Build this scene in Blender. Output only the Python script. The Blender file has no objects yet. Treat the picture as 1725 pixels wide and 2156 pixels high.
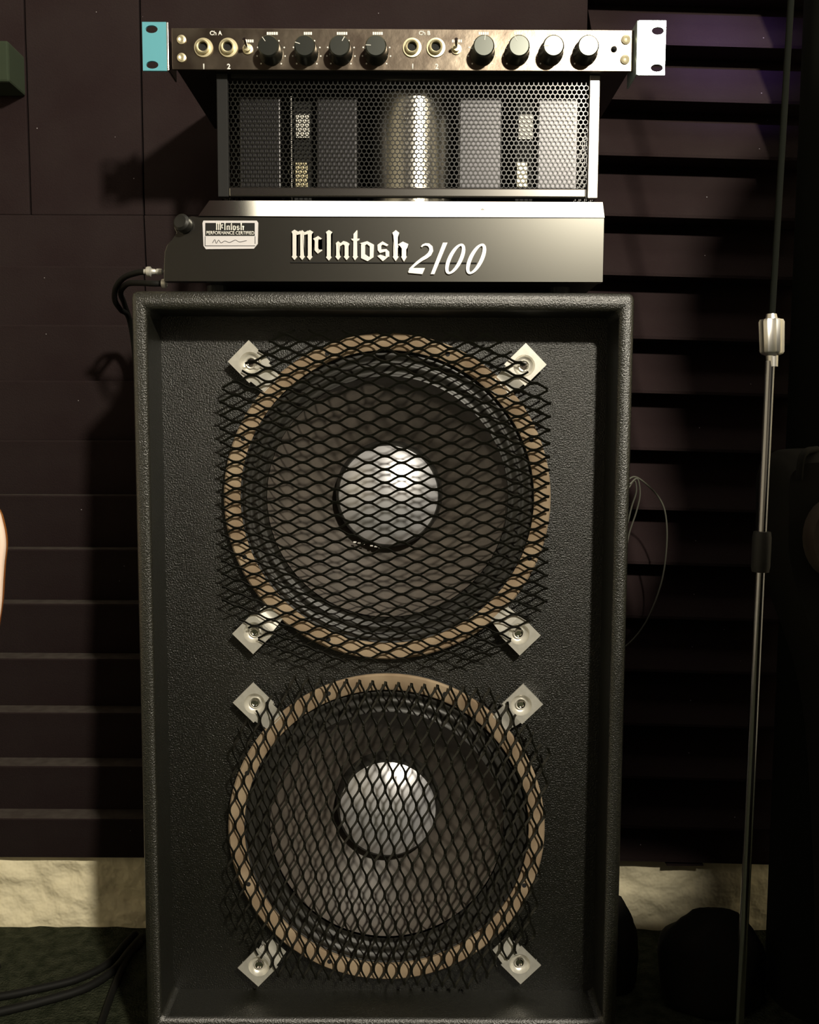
import bpy, bmesh, math, random
from mathutils import Vector, Matrix
from mathutils.geometry import tessellate_polygon
random.seed(7)
S = bpy.context.scene
COL = S.collection
# ---------------------------------------------------------------- camera, world, lights, exposure
F_PX = 1900.0; W_PX, H_PX = 1725.0, 2156.0
TILT = math.radians(5.0); ROLL = math.radians(0.25); CAM_Z = 0.76
cd = bpy.data.cameras.new('camera'); cam = bpy.data.objects.new('camera', cd); COL.objects.link(cam)
cd.sensor_fit = 'HORIZONTAL'; cd.sensor_width = 36.0; cd.lens = 36.0*F_PX/W_PX
cd.clip_start = 0.02; cd.clip_end = 30
cam.location = (0, 0, CAM_Z)
cam.rotation_euler = (Matrix.Rotation(math.pi/2-TILT, 3, 'X') @ Matrix.Rotation(ROLL, 3, 'Z')).to_euler()
S.camera = cam
w = bpy.data.worlds.new('world'); S.world = w; w.use_nodes = True
w.node_tree.nodes['Background'].inputs[0].default_value = (0.85, 0.9, 1.0, 1)
w.node_tree.nodes['Background'].inputs[1].default_value = 0.004
S.view_settings.view_transform = 'Standard'; S.view_settings.look = 'None'
S.view_settings.exposure = 0.0; S.view_settings.gamma = 1.0; S.view_settings.use_curve_mapping = False

def lamp(name, kind, loc, power, color, size=0.05, aim=None, **kw):
    ld = bpy.data.lights.new(name, kind); ld.energy = power; ld.color = color
    if kind in ('POINT', 'SPOT'): ld.shadow_soft_size = size
    for k, v in kw.items(): setattr(ld, k, v)
    o = bpy.data.objects.new(name, ld); COL.objects.link(o); o.location = loc
    if aim: o.rotation_euler = (Vector(aim)-Vector(loc)).to_track_quat('-Z', 'Y').to_euler()
    return o
LAMP = (0.67, -0.74, CAM_Z+1.07)
lamp('room_lamp', 'POINT', LAMP, 215, (1.0, 0.92, 0.76), 0.06)
lamp('purple_spot', 'SPOT', (-0.6, -0.6, 2.0), 420, (0.40, 0.25, 1.0), 0.05, aim=(0.41, 1.28, 1.29), spot_size=math.radians(5.5), spot_blend=1.0)

# ---------------------------------------------------------------- projection helpers (metres from survey pixels)
def ray(u, v):
    x0, y0 = (u-W_PX/2)/F_PX, -(v-H_PX/2)/F_PX
    c, s = math.cos(ROLL), math.sin(ROLL)
    x, y = x0*c-y0*s, x0*s+y0*c
    return Vector((x, math.cos(TILT)+y*math.sin(TILT), -math.sin(TILT)+y*math.cos(TILT)))
def P(u, v, Y):
    r = ray(u, v); t = Y/r.y
    return Vector((r.x*t, Y, CAM_Z+r.z*t))
def PF(u, v, z=0.0):
    r = ray(u, v); t = (z-CAM_Z)/r.z
    return Vector((r.x*t, r.y*t, z))

# ---------------------------------------------------------------- materials
def mat(name, col, rough=0.5, metal=0.0, spec=0.5, noise=None, bump=None, coat=0, emit=None, ior=None, speck=None):
    m = bpy.data.materials.new(name); m.use_nodes = True
    nt = m.node_tree; b = nt.nodes['Principled BSDF']
    b.inputs['Base Color'].default_value = (*col, 1); b.inputs['Roughness'].default_value = rough
    b.inputs['Metallic'].default_value = metal; b.inputs['Specular IOR Level'].default_value = spec
    if ior: b.inputs['IOR'].default_value = ior
    if coat: b.inputs['Coat Weight'].default_value = coat; b.inputs['Coat Roughness'].default_value = 0.15
    tc = nt.nodes.new('ShaderNodeTexCoord')
    last = None
    if noise:
        sc, det, c2 = noise
        n = nt.nodes.new('ShaderNodeTexNoise'); n.inputs['Scale'].default_value = sc; n.inputs['Detail'].default_value = det
        nt.links.new(tc.outputs['Object'], n.inputs['Vector'])
        r = nt.nodes.new('ShaderNodeValToRGB'); r.color_ramp.elements[0].position = .35; r.color_ramp.elements[1].position = .65
        r.color_ramp.elements[0].color = (*col, 1); r.color_ramp.elements[1].color = (*c2, 1)
        nt.links.new(n.outputs['Fac'], r.inputs[0]); last = r.outputs[0]
        nt.links.new(last, b.inputs['Base Color'])
    if speck:                                   # lint and dust caught on the surface
        sc, th, c3 = speck
        v = nt.nodes.new('ShaderNodeTexVoronoi'); v.inputs['Scale'].default_value = sc
        nt.links.new(tc.outputs['Object'], v.inputs['Vector'])
        mt = nt.nodes.new('ShaderNodeMath'); mt.operation = 'LESS_THAN'; mt.inputs[1].default_value = th
        nt.links.new(v.outputs['Distance'], mt.inputs[0])
        mx = nt.nodes.new('ShaderNodeMix'); mx.data_type = 'RGBA'
        nt.links.new(mt.outputs[0], mx.inputs[0])
        if last: nt.links.new(last, mx.inputs[6])
        else: mx.inputs[6].default_value = (*col, 1)
        mx.inputs[7].default_value = (*c3, 1)
        nt.links.new(mx.outputs[2], b.inputs['Base Color'])
    if bump:
        kind, sc, st, dist = bump
        if kind == 'voronoi':
            n = nt.nodes.new('ShaderNodeTexVoronoi'); n.inputs['Scale'].default_value = sc; out = n.outputs['Distance']
        else:
            n = nt.nodes.new('ShaderNodeTexNoise'); n.inputs['Scale'].default_value = sc; n.inputs['Detail'].default_value = 4; out = n.outputs['Fac']
        nt.links.new(tc.outputs['Object'], n.inputs['Vector'])
        bp = nt.nodes.new('ShaderNodeBump'); bp.inputs['Strength'].default_value = st; bp.inputs['Distance'].default_value = dist
        nt.links.new(out, bp.inputs['Height']); nt.links.new(bp.outputs[0], b.inputs['Normal'])
    if emit:
        b.inputs['Emission Color'].default_value = (*emit[0], 1); b.inputs['Emission Strength'].default_value = emit[1]
    return m
M = {}
M['tolex'] = mat('black_vinyl', (0.006, 0.006, 0.004), 0.31, spec=0.75, ior=1.70, noise=(300, 3, (0.012, 0.012, 0.008)), bump=('noise', 620, 0.6, 0.0014))
M['baffle'] = mat('painted_baffle', (0.0045, 0.0048, 0.003), 0.31, spec=0.5, ior=1.62, noise=(260, 3, (0.008, 0.008, 0.0055)), bump=('noise', 560, 0.75, 0.0016))
M['foam'] = mat('acoustic_foam', (0.021, 0.013, 0.0135), 0.95, spec=0.1, noise=(9, 3, (0.026, 0.018, 0.018)), bump=('noise', 500, 0.6, 0.001), speck=(30, 0.022, (0.4, 0.38, 0.4)))
M['pale_ledge'] = mat('pale_ledge_foam', (0.060, 0.048, 0.042), 0.95, spec=0.1, noise=(60, 4, (0.085, 0.072, 0.062)), speck=(30, 0.03, (0.5, 0.48, 0.5)))  # foam colour made paler for the rib top faces
M['plaster'] = mat('wall_plaster', (0.92, 0.83, 0.58), 0.85, spec=0.2, bump=('noise', 14, 1.0, 0.02))
M['bounce_board'] = mat('bounce_board_paint', (0.13, 0.115, 0.09), 0.8)
M['sidewall'] = mat('side_wall_paint', (0.55, 0.52, 0.44), 0.9)
M['ceil'] = mat('ceiling_paint', (0.85, 0.84, 0.8), 0.9)
M['carpet'] = mat('carpet_pile', (0.022, 0.026, 0.015), 1.0, spec=0.05, noise=(60, 6, (0.05, 0.054, 0.034)), bump=('noise', 300, 1, 0.006))
M['gasket'] = mat('gasket_board', (0.35, 0.27, 0.18), 0.8, spec=0.2, noise=(25, 4, (0.23, 0.165, 0.105)))
M['rubber'] = mat('black_rubber', (0.012, 0.012, 0.011), 0.6)
M['surround'] = mat('treated_cloth', (0.020, 0.019, 0.016), 0.45)
M['cone'] = mat('paper_cone', (0.10, 0.084, 0.070), 0.5, noise=(70, 4, (0.07, 0.060, 0.050)))
M['panel_light'] = mat('added_panel_glow', (0.8, 0.8, 0.8), 0.5, emit=((1.0, 0.95, 0.84), 1.5))  # glow of the added overhead panel
M['cap'] = mat('aluminium_cap', (0.93, 0.93, 0.96), 0.36, metal=0.7, noise=(12, 2, (0.84, 0.84, 0.88)))
M['wire'] = mat('black_wire_mesh', (0.006, 0.006, 0.004), 0.30, spec=0.5)
M['steel'] = mat('zinc_steel', (0.80, 0.78, 0.71), 0.38, metal=0.6, noise=(150, 3, (0.72, 0.70, 0.63)))
M['chrome'] = mat('chrome', (0.9, 0.89, 0.86), 0.09, metal=1.0)
M['satin'] = mat('satin_chrome', (0.86, 0.84, 0.80), 0.36, metal=1.0)
M['letters'] = mat('silver_lettering', (0.95, 0.93, 0.88), 0.38, metal=0.5)
M['glass'] = mat('black_panel', (0.20, 0.196, 0.175), 0.25, metal=1.0)
M['black'] = mat('black_enamel', (0.010, 0.010, 0.009), 0.4)
M['polechrome'] = mat('dull_pole_chrome', (0.42, 0.42, 0.44), 0.17, metal=1.0)
M['rail'] = mat('rail_metal', (0.30, 0.29, 0.27), 0.21, metal=1.0)
M['trap'] = mat('corner_fabric', (0.006, 0.007, 0.005), 0.9, spec=0.1)
M['deep'] = mat('dark_interior', (0.006, 0.006, 0.006), 0.8)
M['xfmr'] = mat('transformer_cover', (0.085, 0.083, 0.088), 0.36, metal=0.9)
M['can'] = mat('chrome_can', (0.85, 0.82, 0.74), 0.24, metal=1.0)
M['copper'] = mat('aged_faceplate', (0.11, 0.085, 0.066), 0.31, metal=0.95, spec=0.6, noise=(22, 5, (0.24, 0.20, 0.155)), bump=('noise', 60, 0.3, 0.001))
M['blue'] = mat('blue_film', (0.16, 0.50, 0.60), 0.35, metal=0.25, spec=0.6)
M['ear'] = mat('glare_ear_film', (0.66, 0.80, 0.84), 0.33, metal=0.7)  # blue film made whiter: lamp glare put into the colour
M['knob'] = mat('knob_black', (0.09, 0.095, 0.085), 0.30, metal=0.95)
M['brass'] = mat('aged_nickel', (0.80, 0.72, 0.48), 0.4, metal=0.8)
M['print'] = mat('white_print', (0.9, 0.88, 0.82), 0.6)
M['badge'] = mat('badge_silver', (0.82, 0.80, 0.82), 0.4, metal=0.3)
M['cable'] = mat('cable_jacket', (0.007, 0.007, 0.006), 0.65, spec=0.2)
M['greycable'] = mat('grey_cable_jacket', (0.10, 0.10, 0.08), 0.4)
M['bag'] = mat('gig_bag_nylon', (0.009, 0.009, 0.0075), 0.85, spec=0.2, noise=(40, 4, (0.010, 0.009, 0.007)))
M['pad'] = mat('worn_pad', (0.05, 0.04, 0.028), 0.8, noise=(30, 4, (0.03, 0.018, 0.014)))
M['guitar'] = mat('sunburst_lacquer', (0.55, 0.16, 0.05), 0.2, coat=0.6, noise=(5, 2, (0.7, 0.3, 0.08)))
M['binding'] = mat('cream_binding', (0.95, 0.74, 0.62), 0.4)
M['block'] = mat('dark_green_box', (0.022, 0.034, 0.016), 0.9)

# ---------------------------------------------------------------- mesh helpers
def emp(name, loc, label, cat, group=None):
    o = bpy.data.objects.new(name, None); COL.objects.link(o); o.location = loc; o.empty_display_size = .05
    o['label'] = label; o['category'] = cat
    if group: o['group'] = group
    return o
def tag(o, label, cat, group=None):
    o['label'] = label; o['category'] = cat
    if group: o['group'] = group
    return o
WLOC = {}
def wl(o):
    v = Vector(o.location); p = o.parent
    while p: v += Vector(p.location); p = p.parent
    return v
def link(name, bm, m, parent=None, origin=None, smooth=False, kind=None, label=None, bevel=0, seg=2, recalc=True):
    """bm holds world coordinates; the object gets its own origin"""
    if origin is None:
        vs = [v.co for v in bm.verts]
        lo = Vector([min(v[i] for v in vs) for i in range(3)]); hi = Vector([max(v[i] for v in vs) for i in range(3)])
        origin = (lo+hi)/2; origin.z = lo.z
    origin = Vector(origin)
    bmesh.ops.translate(bm, verts=bm.verts, vec=-origin)
    if recalc: bmesh.ops.recalc_face_normals(bm, faces=bm.faces)
    me = bpy.data.meshes.new(name); bm.to_mesh(me); bm.free()
    me.materials.append(M[m])
    if smooth:
        for p in me.polygons: p.use_smooth = True
        if smooth != 'all':
            me.set_sharp_from_angle(angle=math.radians(38))
    o = bpy.data.objects.new(name, me); COL.objects.link(o)
    if parent: o.parent = parent; o.location = origin-wl(parent)
    else: o.location = origin
    if kind: o['kind'] = kind
    if label: o['label'] = label
    if bevel:
        b = o.modifiers.new('bevel', 'BEVEL'); b.width = bevel; b.segments = seg; b.limit_method = 'ANGLE'
    return o
def box(bm, a, b):
    x0, x1 = sorted((a[0], b[0])); y0, y1 = sorted((a[1], b[1])); z0, z1 = sorted((a[2], b[2]))
    v = [bm.verts.new(c) for c in ((x0,y0,z0),(x1,y0,z0),(x1,y1,z0),(x0,y1,z0),(x0,y0,z1),(x1,y0,z1),(x1,y1,z1),(x0,y1,z1))]
    for f in ((0,1,2,3),(4,7,6,5),(0,4,5,1),(1,5,6,2),(2,6,7,3),(3,7,4,0)): bm.faces.new([v[i] for i in f])
    return v
def nbox(a, b):
    bm = bmesh.new(); box(bm, a, b); return bm
def basis(axis):
    a = Vector(axis).normalized(); t = Vector((0,0,1)) if abs(a.z) < .9 else Vector((1,0,0))
    x = a.cross(t).normalized(); return x, a.cross(x).normalized(), a
def lathe(bm, c, axis, prof, n=32, closed=False):
    """prof: list of (radius, distance along axis)"""
    c = Vector(c); x, y, a = basis(axis); rings = []
    for r, h in prof:
        if r < 1e-6: rings.append([bm.verts.new(c+a*h)])
        else: rings.append([bm.verts.new(c+a*h+(x*math.cos(2*math.pi*i/n)+y*math.sin(2*math.pi*i/n))*r) for i in range(n)])
    pairs = list(zip(rings, rings[1:]))
    if closed: pairs.append((rings[-1], rings[0]))
    for A, B in pairs:
        for i in range(n):
            j = (i+1) % n
            if len(A) == 1 and len(B) == 1: continue
            if len(A) == 1: bm.faces.new((A[0], B[i], B[j]))
            elif len(B) == 1: bm.faces.new((A[i], B[0], A[j]))
            else: bm.faces.new((A[i], B[i], B[j], A[j]))
def nlathe(c, axis, prof, n=32, closed=False):
    bm = bmesh.new(); lathe(bm, c, axis, prof, n, closed); return bm
def smoothpath(pts, k=6):
    pts = [Vector(p) for p in pts]
    if len(pts) < 3: return pts
    q = [pts[0]*2-pts[1]]+pts+[pts[-1]*2-pts[-2]]; out = []
    for i in range(1, len(q)-2):
        for j in range(k):
            t = j/k; a, b, c, d = q[i-1:i+3]
            out.append(.5*((2*b)+(c-a)*t+(2*a-5*b+4*c-d)*t*t+(3*b-a-3*c+d)*t**3))
    out.append(pts[-1]); return out
def tube(bm, pts, r, n=10):
    pts = [Vector(p) for p in pts]; rs = r if isinstance(r, (list, tuple)) else [r]*len(pts)
    rings = []; ref = None
    for i, p in enumerate(pts):
        t = (pts[min(i+1, len(pts)-1)]-pts[max(i-1, 0)]).normalized()
        if ref is None: ref = basis(t)[0]
        x = (ref-t*ref.dot(t)).normalized(); ref = x; y = t.cross(x)
        rings.append([bm.verts.new(p+(x*math.cos(2*math.pi*k/n)+y*math.sin(2*math.pi*k/n))*rs[i]) for k in range(n)])
    for A, B in zip(rings, rings[1:]):
        for k in range(n): bm.faces.new((A[k], A[(k+1) % n], B[(k+1) % n], B[k]))
    bm.faces.new(rings[0][::-1]); bm.faces.new(rings[-1])
def prism(bm, poly, off):
    """poly: list of 3D points, extruded by off"""
    off = Vector(off); a = [bm.verts.new(p) for p in poly]; b = [bm.verts.new(Vector(p)+off) for p in poly]
    fa = bm.faces.new(a); fb = bm.faces.new(b[::-1]); n = len(a)
    for i in range(n): bm.faces.new((a[i], b[i], b[(i+1) % n], a[(i+1) % n]))
    if n > 4: bmesh.ops.triangulate(bm, faces=[fa, fb])
def text_bm(s, origin, height, thick=0.0006, width=None, bold=0.0):
    """text facing -Y, lower left corner at origin"""
    cu = bpy.data.curves.new('t', 'FONT'); cu.body = s; cu.size = 1; cu.extrude = 0; cu.offset = bold
    o = bpy.data.objects.new('t', cu); COL.objects.link(o)
    dg = bpy.context.evaluated_depsgraph_get(); me = bpy.data.meshes.new_from_object(o.evaluated_get(dg))
    bpy.data.objects.remove(o); bm = bmesh.new(); bm.from_mesh(me); bpy.data.meshes.remove(me)
    xs = [v.co.x for v in bm.verts]; ys = [v.co.y for v in bm.verts]
    x0, x1, y0, y1 = min(xs), max(xs), min(ys), max(ys)
    sy = height/(y1-y0); sx = (width/(x1-x0)) if width else sy
    for v in bm.verts: v.co = Vector((origin[0]+(v.co.x-x0)*sx, origin[1], origin[2]+(v.co.y-y0)*sy))
    r = bmesh.ops.extrude_face_region(bm, geom=bm.faces[:])
    bmesh.ops.translate(bm, verts=[e for e in r['geom'] if isinstance(e, bmesh.types.BMVert)], vec=(0, -thick, 0))
    return bm
def merge(bm, other):
    me = bpy.data.meshes.new('x'); other.to_mesh(me); other.free(); bm.from_mesh(me); bpy.data.meshes.remove(me)

# ================================================================= THE ROOM
YW = 1.33
def struct(name, bm, m, **k): return link(name, bm, m, kind='structure', **k)
struct('floor', nbox((-1.8, -2.6, -0.05), (1.6, YW+.1, 0)), 'carpet')
struct('ceiling', nbox((-1.8, -2.6, 2.4), (1.6, YW+.1, 2.45)), 'foam')
struct('wall_left', nbox((-1.85, -2.6, 0), (-1.8, YW+.1, 2.4)), 'sidewall')
struct('wall_right', nbox((1.6, -2.6, 0), (1.65, YW+.1, 2.4)), 'sidewall')
struct('wall_front', nbox((-1.8, -2.65, 0), (1.6, -2.6, 2.4)), 'foam')
struct('bounce_trim_1', nbox((-1.78, -2.6, 0), (1.58, -2.585, 1.08)), 'bounce_board')   # added bounce board, unseen behind the viewer, to lift the fill light
# back wall: trowelled plaster, real relief in the strip that shows below the foam
bm = bmesh.new()
nx, nz = 200, 110
from mathutils import noise as mn
gr = []
for j in range(nz+1):
    row = []
    z = 0.30*j/nz if j < nz else 2.4
    for i in range(nx+1):
        x = -1.8+3.4*i/nx if False else -0.80+1.5*i/nx
        if i == 0: x = -1.8
        if i == nx: x = 1.6
        d = 0.010*abs(mn.noise(Vector((x*9, z*16, 3.1))))+0.004*mn.noise(Vector((x*30, z*44, 1.7)))
        row.append(bm.verts.new((x, YW-d, z)))
    gr.append(row)
for j in range(nz):
    for i in range(nx): bm.faces.new((gr[j][i], gr[j][i+1], gr[j+1][i+1], gr[j+1][i]))
wall = struct('wall_back', bm, 'plaster', smooth='all', recalc=False)

# ---- foam panels on the back wall
FB = YW-0.016   # back plane of the foam
def zz(v, Y=1.285, u=862): return P(u, v, Y).z
def xx(u, v, Y=1.285): return P(u, v, Y).x
def ridge_bm(x0, x1, prof):
    bm = bmesh.new(); prism(bm, [(x0, y, z) for y, z in prof], (x1-x0, 0, 0)); return bm
xsA, xsB, xsR, xsE = xx(60, 300), xx(300, 300), xx(1243, 60), xx(1720, 200)
ztop_foam = 1.62; zsplit = zz(456)
g = 0.0012
for nm, x0, x1, lab in (('a', -1.15, xsA-g, 'flat dark foam panel at the far upper left beyond the vertical seam'),
                        ('b', xsA+g, xsB-g, 'flat dark foam panel between the two vertical seams, left of the rack ears'),
                        ('c', xsB+g, xsR-.004, 'flat dark foam panel directly behind the rack preamp and amplifier cage')):
    link('foam_panel', nbox((x0, FB, zsplit), (x1, 1.284, ztop_foam)), 'foam', wall, bevel=.0015)
# left ribbed panel: flat ledge on top of every rib
lv = [456, 565, 688, 805, 930, 1045, 1158, 1272, 1387, 1500, 1612, 1722, 1826]
for x0, x1, lab in ((-1.15, xsB-g, 'ribbed dark foam panel left of the speaker cabinet, above the cream plaster'),
                    (xsB+g, xsR-.004, 'ribbed dark foam panel hidden behind the speaker cabinet')):
    root = link('ribbed_foam_panel', nbox((x0, FB-.002, zz(1826)), (x1, FB+.004, zsplit)), 'foam', wall)
    for k in range(len(lv)-1):
        zt, zb = zz(lv[k])-.0003, zz(lv[k+1])
        dep = 0.020+0.036*min(1, k/7)
        link('foam_rib', ridge_bm(x0, x1, [(FB, zb), (FB, zt), (1.284-(.006 if k else 0), zt), (1.284-(.006 if k else 0), zt-.002), (1.284-.006+dep*.6, zb)]), 'foam', root)
        rb = root.children[-1].data; rb.materials.append(M['pale_ledge']); wz = max(p.center.z for p in rb.polygons)
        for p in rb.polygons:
            if abs(p.normal.z) > .99 and p.center.z > wz-.0005: p.material_index = 1      # paler foam on the top face of the ledge
# right ribbed panel: undercut ribs, the sloped face looks up
rv = [-90, -10, 104, 219, 335, 460, 582, 712, 824, 942, 1065, 1178, 1290, 1400, 1512, 1622, 1725, 1818]
root = link('ribbed_foam_panel', nbox((xsR, FB-.002, zz(1818)), (xsE, FB+.004, ztop_foam)), 'foam', wall)
for k in range(len(rv)-1):
    zt, zb = zz(rv[k])-.0003, zz(rv[k+1])
    sl = 0.006
    bm = bmesh.new()
    yl = 1.262 if k < len(rv)-2 else 1.300; pr = [(FB, zb), (FB, zt), (FB-.004, zt), (yl, zb+.004), (yl, zb)]
    a = [bm.verts.new((xsR, y, z)) for y, z in pr]; b = [bm.verts.new((xsE, y, z-sl*1.2)) for y, z in pr]
    bm.faces.new(a); bm.faces.new(b[::-1])
    for i in range(5): bm.faces.new((a[i], b[i], b[(i+1) % 5], a[(i+1) % 5]))
    link('foam_rib', bm, 'foam', root)
(link('foam_offcut', nbox((xx(1412, 1820), 1.302, zz(1832)), (xx(1490, 1820), FB, zz(1818)-.008)), 'foam', wall))
# dark rounded corner column beyond the ribbed foam
tag(link('bass_trap', nlathe((.578, 1.17, 0), (0, 0, 1), [(0, 0), (.085, 0), (.085, 1.9), (0, 1.9)], 40), 'trap', smooth=True), 'dark corner column standing at the right edge of the ribbed foam', 'bass trap')
# greenish box near the upper left edge
p0, p1 = P(-70, 84, 1.23), P(54, 172, 1.23); p1.x = P(54, 172, 1.283).x
tag(link('wall_box', nbox((p0.x, 1.23, p1.z), (p1.x, 1.283, p0.z)), 'block', bevel=.003), 'dark green box on the foam at the upper left edge', 'box')

glow_panel = emp('added_light_panel', (.25, .70, 2.385), 'flat added light panel above the amplifier, unseen, brightening the chrome strip', 'added light')  # added glowing panel, unseen, gives the chrome strip its bright reflection
link('glow_face', nbox((-.40, .50, 2.385), (.93, .92, 2.39)), 'panel_light', glow_panel)
for a_, b_ in (((-.42, .48, 2.38), (.95, .50, 2.399)), ((-.42, .92, 2.38), (.95, .94, 2.399)), ((-.42, .50, 2.38), (-.40, .92, 2.399)), ((.93, .50, 2.38), (.95, .92, 2.399))):
    link('frame', nbox(a_, b_), 'ceil', glow_panel)
# ================================================================= SPEAKER CABINET
YF, YB, YK = 1.0, 1.06, 1.258
XL, XR = -0.3055, 0.2455
ZT = P(806, 613, YF).z; ZB = P(806, 2150, YF).z-0.021
LT = 0.0165
cab = emp('speaker_cabinet', ((XL+XR)/2, (YF+YK)/2, 0), 'tall black vinyl covered bass cabinet with two caged round speakers', 'speaker')
ZTi = P(806, 653, YF).z; ZBi = P(806, 2150, YF).z
# shell: one continuous frame
bm = bmesh.new()
def rect(x0, x1, z0, z1, y): return [bm.verts.new(c) for c in ((x0,y,z0),(x1,y,z0),(x1,y,z1),(x0,y,z1))]
o1 = rect(XL, XR, ZB, ZT, YF); i1 = rect(XL+LT, XR-LT, ZBi, ZTi, YF)
o2 = rect(XL, XR, ZB, ZT, YK); i2 = rect(XL+LT, XR-LT, ZBi, ZTi, YK)
for k in range(4):
    j = (k+1) % 4
    bm.faces.new((o1[k], o1[j], i1[j], i1[k])); bm.faces.new((o2[k], i2[k], i2[j], o2[j]))
    bm.faces.new((o1[k], o2[k], o2[j], o1[j])); bm.faces.new((i1[k], i1[j], i2[j], i2[k]))
shell = link('shell', bm, 'tolex', cab, bevel=.0075, seg=5, smooth=True)
link('back_panel', nbox((XL+LT, YK-.012, ZBi), (XR-LT, YK-.002, ZTi)), 'black', cab)
for x in (XL+.06, XR-.06):
    for y in (YF+.05, YK-.04):
        link('foot', nlathe((x, y, 0), (0, 0, 1), [(0, 0), (.016, 0), (.02, .01), (.02, ZB), (0, ZB)], 20), 'rubber', cab, smooth=True)

cx = -0.026
RG = 0.190
centres = [P(813.5, 1050, 1.048), P(817.5, 1746, 1.048)]
zc = [c.z for c in centres]
# baffle with two round cut-outs
bm = bmesh.new(); N = 64; RH = 0.168
def sqpt(a, zc_, x0, x1, z0, z1):
    dx, dz = math.cos(a), math.sin(a); t = 1e9
    if dx > 1e-9: t = min(t, (x1-cx)/dx)
    if dx < -1e-9: t = min(t, (x0-cx)/dx)
    if dz > 1e-9: t = min(t, (z1-zc_)/dz)
    if dz < -1e-9: t = min(t, (z0-zc_)/dz)
    return cx+dx*t, zc_+dz*t
zm = (zc[0]+zc[1])/2
for zcc, z0, z1 in ((zc[0], zm, ZTi), (zc[1], ZBi, zm)):
    x0, x1 = XL+LT, XR-LT
    angs = sorted([2*math.pi*i/N for i in range(N)]+[math.atan2(z-zcc, x-cx) % (2*math.pi) for x in (x0, x1) for z in (z0, z1)])
    ri = [bm.verts.new((cx+RH*math.cos(a), YB, zcc+RH*math.sin(a))) for a in angs]
    rb = [bm.verts.new((cx+RH*math.cos(a), YB+.018, zcc+RH*math.sin(a))) for a in angs]
    ro = []
    for a in angs:
        x, z = sqpt(a, zcc, x0, x1, z0, z1); ro.append(bm.verts.new((x, YB, z)))
    n = len(angs)
    for i in range(n):
        j = (i+1) % n
        bm.faces.new((ri[i], ro[i], ro[j], ri[j])); bm.faces.new((ri[i], ri[j], rb[j], rb[i]))
link('baffle', bm, 'baffle', cab, recalc=False)

def grille_bm(c, hw, hh, ch, Wd, Hd, vertical, tiltdeg=0, y=1.0395, cxo=0.0, czo=0.0):
    """expanded metal: staggered eye-shaped openings; strands are tilted ribbons"""
    bm = bmesh.new(); sub = 5; rot = math.radians(tiltdeg)
    L = .30; nS = int(2*L/(Hd/2)); nM = int(2*L/(Wd/2))
    def inside(x, z):
        x = abs(x); z = abs(z)
        return x < hw and z < hh and (x+z) < hw+hh-ch
    for s in range(-nS//2, nS//2+1):
        run = []
        def flush(run):
            if len(run) < 2: return
            pr = None
            for (p, t, wv) in run:
                # ribbon section, leaning out of the sheet
                nrm = Vector((-t.z, 0, t.x))
                lean = (nrm*0.80+Vector((0, -0.60, 0))) if not vertical else (nrm*0.82+Vector((0, -0.57, 0)))
                lean.normalize(); th = lean.cross(t).normalized()*0.00045; ww = lean*wv
                vs = [bm.verts.new(p+ww+th), bm.verts.new(p+ww-th), bm.verts.new(p-ww-th), bm.verts.new(p-ww+th)]
                if pr:
                    for k in range(4): bm.faces.new((pr[k], vs[k], vs[(k+1) % 4], pr[(k+1) % 4]))
                pr = vs
        for q in range(-nM//2*sub, nM//2*sub+1):
            m = q/sub; a = s*Hd/2+Hd/4*math.cos(math.pi*(m+s)); l = m*Wd/2
            bond = abs(math.cos(math.pi*m))
            a2 = s*Hd/2+Hd/4*math.cos(math.pi*(m+.05+s)); l2 = (m+.05)*Wd/2
            P1 = Vector((l, 0, a)); P2 = Vector((l2, 0, a2))
            if vertical: P1 = Vector((a, 0, l)); P2 = Vector((a2, 0, l2))
            ok = inside(P1.x, P1.z)
            R = Matrix.Rotation(rot, 3, 'Y'); P1 = R @ P1; P2 = R @ P2
            t = (P2-P1).normalized()
            if vertical: t = -t
            if ok:
                jit = 0.0007*math.sin(P1.x*37+s)*math.cos(P1.z*29)
                run.append((Vector((c[0]+cxo+P1.x, y+jit, c[1]+czo+P1.z)), t, 0.00125+0.0005*bond**4))
            else:
                flush(run); run = []
        flush(run)
    return bm

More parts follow.
